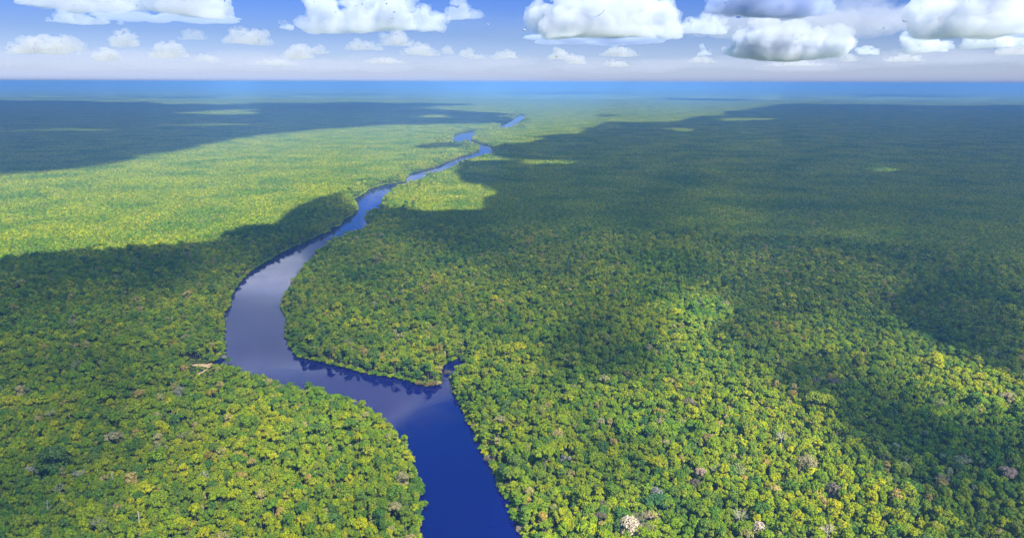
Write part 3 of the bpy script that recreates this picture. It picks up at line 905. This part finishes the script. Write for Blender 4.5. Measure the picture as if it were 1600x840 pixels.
def cloud(name, pxl, pxr, py_base, py_top, label, seed, vox=None, lean=0.0, mats='big', group=None, depth=.55, slab=False):
    """a cumulus: heaped puffs over a flat base, fused into one skin"""
    rg = np.random.default_rng(seed)
    B = at((pxl + pxr) / 2, py_base, 0)
    d = ray((pxl + pxr) / 2, py_base)
    t = (BASE_Z - CAM_H) / d[2]
    c = np.array([d[0] * t, d[1] * t, BASE_Z])
    dist_ = math.hypot(c[0], c[1])
    wid = (pxr - pxl) / FPX * dist_; hgt = (py_base - py_top) / FPX * dist_
    dep = wid * depth
    nm_ = max(1, int(round(wid / hgt * (1.3 if mats != 'far' else 2.2))))
    PF = []
    v0, f0 = ICO

    def puff(q, r):
        PF.append((np.array(q, float), np.array([r * 1.25, r * 1.25, r * .82])))
    if slab:
        for i in range(26):
            u, w_ = rg.uniform(-1, 1, 2) * .82; e_ = math.sqrt(max(.05, 1 - u * u))
            PF.append((np.array([u * wid / 2, w_ * e_ * dep / 2, hgt * rg.uniform(.25, .6)]), np.array([wid * rg.uniform(.09, .17), dep * rg.uniform(.1, .2), hgt * rg.uniform(.22, .4) * (.4 + .6 * e_)])))
    for i in range(0 if slab else nm_):
        u = (i + .5) / nm_ * 2 - 1 + rg.uniform(-.25, .25) / nm_
        env = max(.3, (1 - abs(u) ** 2.2)) * (1 + lean * u) * rg.uniform(.62, 1.05)
        hh = hgt * min(env, 1.05)
        r1 = min(hh * .62, wid * .3)
        q1 = np.array([u * (wid / 2 - r1 * .8), rg.uniform(-.5, .5) * dep * .5, max(hh - r1 * 1.15, r1 * .15)])
        puff(q1, r1 * .85)
        puff(q1 * [1, 1, .3], r1 * .95)
        for a in range(11):
            d1 = rg.normal(size=3); d1[2] = d1[2] * .9 + .15; d1 /= np.linalg.norm(d1)
            r2 = r1 * (rg.uniform(.28, .52) if mats != 'far' else rg.uniform(.4, .65)); q2 = q1 + d1 * r1 * rg.uniform(.75, 1.05)
            puff(q2, r2)
            for b in range(0 if mats == 'far' else 5):
                d2 = d1 + rg.normal(size=3) * .8; d2 /= np.linalg.norm(d2)
                puff(q2 + d2 * r2 * .8, r2 * rg.uniform(.3, .5))
    parts_ = []
    mv, mc, kk = CLOUD_MATS[mats]
    o = link(name, bpy.data.meshes.new('cloud'))
    off = Vector((seed * 13.7, seed * 5.1, 0)); sc_ = (8.0 if mats == 'big' else 5.0) / hgt
    for part, fac in enumerate((1.0, kk)):
        pf = PF if part == 0 else sorted(PF, key=lambda a: -a[1][0])[:max(1, len(PF) // 9)]
        V = np.concatenate([v0 * r * fac + q for q, r in pf])
        F = np.concatenate([f0 + a * len(v0) for a in range(len(pf))])
        fl = 0.05 * hgt * np.sin(V[:, 0] / hgt * 2.1 + seed) + .03 * hgt * np.sin(V[:, 1] / hgt * 3) + part * .07 * hgt
        V[:, 2] = np.where(V[:, 2] < fl, fl + (V[:, 2] - fl) * .12, V[:, 2])
        o.data = mesh_from('cloud', V, F, [mv])
        rm = o.modifiers.new('fuse', 'REMESH'); rm.mode = 'VOXEL'; rm.voxel_size = vox or max(hgt / 48, wid / 190)
        m2 = bpy.data.meshes.new_from_object(o.evaluated_get(bpy.context.evaluated_depsgraph_get()))
        o.modifiers.clear()
        co = np.empty(len(m2.vertices) * 3, np.float32); m2.vertices.foreach_get('co', co); co = co.reshape(-1, 3)
        nm = np.empty_like(co).ravel(); m2.vertices.foreach_get('normal', nm); nm = nm.reshape(-1, 3)
        disp = np.array([mnoise.fractal(Vector(q) * sc_ + off, 1.0, 2.1, 4) for q in co.tolist()])
        disp2 = np.array([mnoise.noise(Vector(q) * (2.6 / hgt) + off) for q in co.tolist()])
        keepb = np.clip(co[:, 2] / (hgt * .15), 0.3, 1)
        co = co + nm * (disp2 * hgt * (.15 if mats in ('big', 'far') and part == 0 else 0) * keepb)[:, None]
        co = co + nm * (disp * hgt * (.085 if mats == 'big' else .12) * keepb)[:, None]
        m2.vertices.foreach_set('co', co.astype(np.float32).ravel()); m2.update()
        fc = np.array([list(q.vertices) for q in m2.polygons])
        if len(fc): parts_.append((co, fc))
        bpy.data.meshes.remove(m2)
    (c0, f0_) = parts_[0]; (c1, f1_) = parts_[1] if len(parts_) > 1 else (c0[:0], f0_[:0])
    o.data = mesh_from('cloud', np.concatenate([c0, c1]), np.concatenate([f0_, f1_ + len(c0)]), [mv, mc],
                       np.concatenate([np.zeros(len(f0_)), np.ones(len(f1_))]), smooth=True)
    o.location = c; o.rotation_euler.z = -math.atan2(c[0], c[1])
    tag(o, label, 'cloud', group)
    return o


cloud('cloud', 195, 372, 22, -60, 'white cloud cut by the top edge left of centre with a grey base', 3)
cloud('cloud', 35, 200, 12, -60, 'white cloud cut by the top left edge', 4)
cloud('cloud', 80, 182, 37, 14, 'flat white cloud under the top left cloud', 5)
cloud('cloud', 425, 705, 48, -28, 'long bright cumulus at the top, left of the middle', 6, lean=.35)
cloud('cloud', 695, 760, 30, -4, 'small bright puff right of the long bright cumulus', 7)
cloud('cloud', 838, 1085, 58, -60, 'largest white cumulus with a dark blue base at the top middle', 8, lean=-.2)
cloud('cloud', 1020, 1160, 52, 24, 'low white streak of cloud under the dark cloud base', 9)
cloud('cloud', 1085, 1310, 21, -60, 'cloud with a dark blue underside at the top right of the middle', 10, mats='dark')  # whole cloud tinted dark blue for its shaded underside
cloud('cloud', 832, 1050, 69, 54, 'flat strip tinted dark blue as the shaded base of the largest cumulus', 15, mats='dark', depth=.8, slab=True)  # strips added below the cumulus, their dark tint standing for shaded bases
cloud('cloud', 1440, 1620, 59, 44, 'strip tinted dark blue as the shaded base of the corner cumulus on the right', 16, mats='dark', depth=.8, slab=True)
cloud('cloud', 180, 370, 34, 22, 'flat strip tinted grey blue as the shade band under the top left clouds', 17, mats='dark', depth=.8, slab=True)
cloud('cloud', 1090, 1460, 64, 4, 'pale lavender veil of cloud behind the broad cumulus', 18, mats='veil', slab=True)
cloud('cloud', 1085, 1365, 89, 22, 'broad cream cumulus standing low right of the middle', 11)
cloud('cloud', 1440, 1640, 50, -50, 'white cumulus with a grey base at the top right corner', 12)
cloud('cloud', 1412, 1480, 82, 46, 'cream puff under the corner cumulus on the right', 13)
cloud('cloud', 1490, 1640, 74, 44, 'row of pale puffs at the right edge', 14)

for i, (a_, b_, c_, d_) in enumerate([(-150, 420, 112, 72), (380, 860, 116, 84), (820, 1300, 114, 88), (1250, 1760, 110, 78), (640, 900, 60, 20)]):
    lv = cloud('high_haze', a_, b_, c_, d_, 'thin pale layer of cloud low in the sky', 80 + i, mats='layer', slab=True)
    del lv['category']; lv['kind'] = 'stuff'
hv = cloud('cloud_cover', 300, 800, -30, -150, 'thin bright cloud above the frame mirrored in the upper river', 21, mats='bright', slab=True)
del hv['category']; hv['kind'] = 'stuff'
hc = cloud('cloud_cover', 440, 790, -50, -230, 'bright cumulus above the frame mirrored in the river', 19, mats='bright', lean=.2)
del hc['category']; hc['kind'] = 'stuff'
SMALL = [(20, 112, 84, 62), (70, 132, 78, 60), (146, 184, 94, 76), (174, 216, 72, 48), (236, 292, 90, 64), (280, 322, 62, 44), (300, 346, 97, 84),
         (350, 426, 69, 42), (355, 388, 50, 40), (440, 492, 91, 71), (486, 514, 84, 72), (536, 600, 78, 62), (590, 646, 72, 46), (625, 690, 86, 68), (688, 712, 84, 72),
         (716, 742, 88, 74), (728, 762, 92, 84), (765, 812, 91, 76), (855, 893, 93, 76), (886, 914, 100, 80), (935, 1000, 88, 73), (940, 985, 104, 92),
         (1310, 1340, 96, 84), (1385, 1440, 96, 82), (1560, 1605, 86, 70), (1070, 1120, 98, 88), (560, 640, 99, 90), (1195, 1290, 103, 95), (390, 470, 102, 93)]
for i, (a_, b_, c_, d_) in enumerate(SMALL):
    third = 'over the left forest' if a_ < 340 else 'over the upper river' if a_ < 930 else 'over the right forest'
    hi = 'higher' if c_ < 80 else 'low'
    wd_ = 'wide' if b_ - a_ > 60 else 'narrow' if b_ - a_ < 40 else 'small'
    cloud('cloud', a_, b_, c_, d_, 'faint ' + wd_ + ' cream puff of cloud, ' + hi + ' ' + third, 40 + i, mats='far', group='small puffs above the horizon')

# ------------------------------------------------------------------ the near trees, each an object
CNAME = lambda t: ('green' if t < .08 else 'light green' if t < .17 else 'deep green' if t < .27 else 'yellow-green' if t < .40 else 'green' if t < .5 else
                   'dark green' if t < .6 else 'olive green' if t < .71 else 'deep green' if t < .79 else 'bright lime' if t < .87 else
                   'bluish green' if t < .93 else 'light green' if t < .955 else 'olive green' if t < .975 else 'pale tan')
hx, hy = project(np.stack([PX[hero], PY[hero], np.full(300, 18.)], 1))


def place_words(px, py, wd_):
    left = px < 740
    s_ = 'left' if left else 'right'
    fr = (655 - px) / 655 if left else (px - 820) / 780
    if wd_ < 14: pos = 'overhanging the ' + s_ + ' bank'
    elif fr < .15: pos = 'near the ' + s_ + ' bank'
    elif not left and px < 975: pos = 'left of the pinkish blossom'
    elif not left and px < 1090: pos = 'right of the pinkish blossom'
    elif fr < .5: pos = 'in the inner ' + s_ + ' forest'
    elif fr < .72: pos = 'in the middle ' + s_ + ' forest'
    elif fr < .9: pos = 'towards the ' + s_ + ' corner'
    else: pos = 'in the ' + s_ + ' corner'
    row = 'cut by the bottom edge' if py > 826 else 'just above the edge'
    return s_, pos, row


hw = water_dist(PX[hero], PY[hero])
labels = {}
for j, i in enumerate(hero):
    f_ = int(form_i[i])
    size = 'large ' if SCX[i] > 1.2 else 'small ' if SCX[i] < .85 else ''
    side, pos, row = place_words(hx[j], hy[j], hw[j])
    lab = size + CNAME(RND[i]) + ' ' + FORM_WORD[FORMS[f_][0]] + ' tree ' + pos + ', ' + row
    labels.setdefault(lab, []).append((j, i))
for lab, items in labels.items():
    k = len(items)
    items.sort(key=lambda q: hx[q[0]])
    for m_, (j, i) in enumerate(items):
        if k == 1: l2 = lab
        else:
            # the closest neighbour of another colour tells it apart
            dn = np.hypot(PX[hero] - PX[i], PY[hero] - PY[i]); order = np.argsort(dn)
            nb = next((hero[q] for q in order[1:] if CNAME(RND[hero[q]]) != CNAME(RND[i])), None)
            base = lab.split(', ')
            l2 = base[0] + ', beside a ' + CNAME(RND[nb]) + ' ' + FORM_WORD[FORMS[int(form_i[nb])][0]] + ' one'
        root = bpy.data.objects.new('rainforest_tree', None); COL.objects.link(root)
        root.location = (PX[i], PY[i], 0); root.rotation_euler.z = ROT[i]; root.scale = (SCX[i], SCX[i], SCZ[i])
        root.empty_display_size = 1
        tag(root, l2, 'tree', 'rainforest trees along the near edge')
        c = link('crown', hero_crown[int(form_i[i])], root); c['rnd'] = float(RND[i])
        link('trunk', hero_trunk[int(form_i[i])], root)

# ------------------------------------------------------------------ the trees and shrubs that stand out
fix = {}
for nme in COLS: COLS[nme] = tuple(.42 * q + .42 * m_ for q, m_ in zip(COLS[nme], (.12, .15, .03)))
for nme, c in COLS.items(): fix[nme] = foliage_mat('foliage_' + nme.replace(' ', '_'), c)
fix['green'] = foliage_mat('foliage_bush_green', (0.05, 0.12, 0.012))
wood = {}
for nme in ('white', 'pale grey', 'beige', 'mauve', 'pink', 'pinkish white'):
    c = np.array(COLS[nme]); wood[nme] = noisy_mat('wood_' + nme.replace(' ', '_'), tuple(c * .75), tuple(np.minimum(c * 1.2, .85)), 1.0)


def bare_tree(rg, H_, rad, thick_=1.0):
    tr = MB(); br = MB()
    top = np.array([rg.uniform(-.8, .8), rg.uniform(-.8, .8), H_ - rad * .9])
    tr.tube((0, 0, -.5), top * .5, .5 * thick_, .4 * thick_); tr.tube(top * .5, top, .4 * thick_, .32 * thick_)

    def grow(p, d, l, r, depth):
        e = p + d * l
        br.tube(p, e, r, r * .6, k=5)
        if depth == 0: return
        for _ in range(3 if depth > 1 else 4):
            nd = d + rg.normal(size=3) * .55 + np.array([0, 0, .12]); nd /= np.linalg.norm(nd)
            grow(e if rg.uniform() < .6 else p * .4 + e * .6, nd, l * rg.uniform(.55, .8), r * .6, depth - 1)
    for i in range(6):
        a = i * 1.05 + rg.uniform(-.3, .3)
        d = np.array([math.cos(a) * .8, math.sin(a) * .8, rg.uniform(.5, 1)]); d /= np.linalg.norm(d)
        grow(top * (1 - .06 * rg.uniform()), d, rad * .5, .24 * thick_, 3)
    return tr.arrays(), br.arrays()


for i, ((kind, cname, px, py, rad, lab), xy) in enumerate(zip(ODD, odd_xy)):
    rg = np.random.default_rng(900 + i)
    nm = {'bare': 'leafless_tree', 'snag': 'dead_tree', 'crown': 'coloured_tree', 'shrub': 'waterside_shrub'}[kind]
    root = bpy.data.objects.new(nm, None); COL.objects.link(root)
    root.location = (xy[0], xy[1], 0); root.rotation_euler.z = rg.uniform(0, 6.28)
    tag(root, lab, {'bare': 'bare tree', 'snag': 'dead tree', 'crown': 'tree', 'shrub': 'shrub'}[kind])
    if kind == 'bare':
        t_, b_ = bare_tree(rg, 22, rad)
        link('trunk', mesh_from('trunk', *t_, [wood[cname]]), root)
        link('crown', mesh_from('crown', *b_, [wood[cname]]), root)
    elif kind == 'snag':
        m_ = MB(); ln = rg.uniform(-4, 4, 2)
        m_.tube((0, 0, -.5), (ln[0] * .4, ln[1] * .4, 12), .6, .5); m_.tube((ln[0] * .4, ln[1] * .4, 12), (ln[0], ln[1], 24), .55, .35)
        link('trunk', mesh_from('trunk', *m_.arrays(), [wood[cname]]), root)
        b_ = MB()
        for k in range(5):
            z = rg.uniform(15, 23); p = np.array([ln[0] * z / 28, ln[1] * z / 28, z]); a = rg.uniform(0, 6.28)
            b_.tube(p, p + np.array([math.cos(a) * 3, math.sin(a) * 3, 2.2]), .25, .08, k=5)
        link('crown', mesh_from('crown', *b_.arrays(), [wood[cname]]), root)
    elif kind == 'crown':
        form = ['dome', 'umbrella', 'clumped'][i % 3]
        zb = 18.2 - rad * (.6 if form != 'umbrella' else .25)
        (v_, f_, t_), tr_ = make_form(500 + i, form, rad, zb, int(26 * rad * rad) + 160, 1.0)
        link('crown', mesh_from('crown', v_, f_, [fix[cname]], tintv=t_), root)
        link('trunk', mesh_from('trunk', *tr_, [M_PALEWOOD if cname in ('pale green', 'pale grey') else M_BARK]), root)
    else:
        (v_, f_, t_), tr_ = make_form(600 + i, 'bush', rad, .8 if cname != 'green' else 2.4, int(30 * rad * rad) + 160, .8)
        link('crown', mesh_from('crown', v_, f_, [fix[cname]], tintv=t_), root)
        link('trunk', mesh_from('trunk', *tr_, [M_BARK]), root)

# the haze
S2 = S + 200
hz_v = [(-S2, -4200, -1), (S2, -4200, -1), (S2, S2, -1), (-S2, S2, -1), (-S2, -4200, CAM_H + 20), (S2, -4200, CAM_H + 20), (S2, S2, CAM_H + 20), (-S2, S2, CAM_H + 20)]
hz = link('haze', mesh_from('haze', hz_v, [(0, 3, 2, 1), (4, 5, 6, 7), (0, 1, 5, 4), (1, 2, 6, 5), (2, 3, 7, 6), (3, 0, 4, 7)],
                            [volume_mat('air', 1.0 / 11500, (0.135, 0.305, 0.69), 0.0)]))
tag(hz, 'blue haze lying over the forest towards the horizon', 'haze', kind='stuff')
print('points', n, 'patches', nP, 'trees', nT, 'bushes', nB)
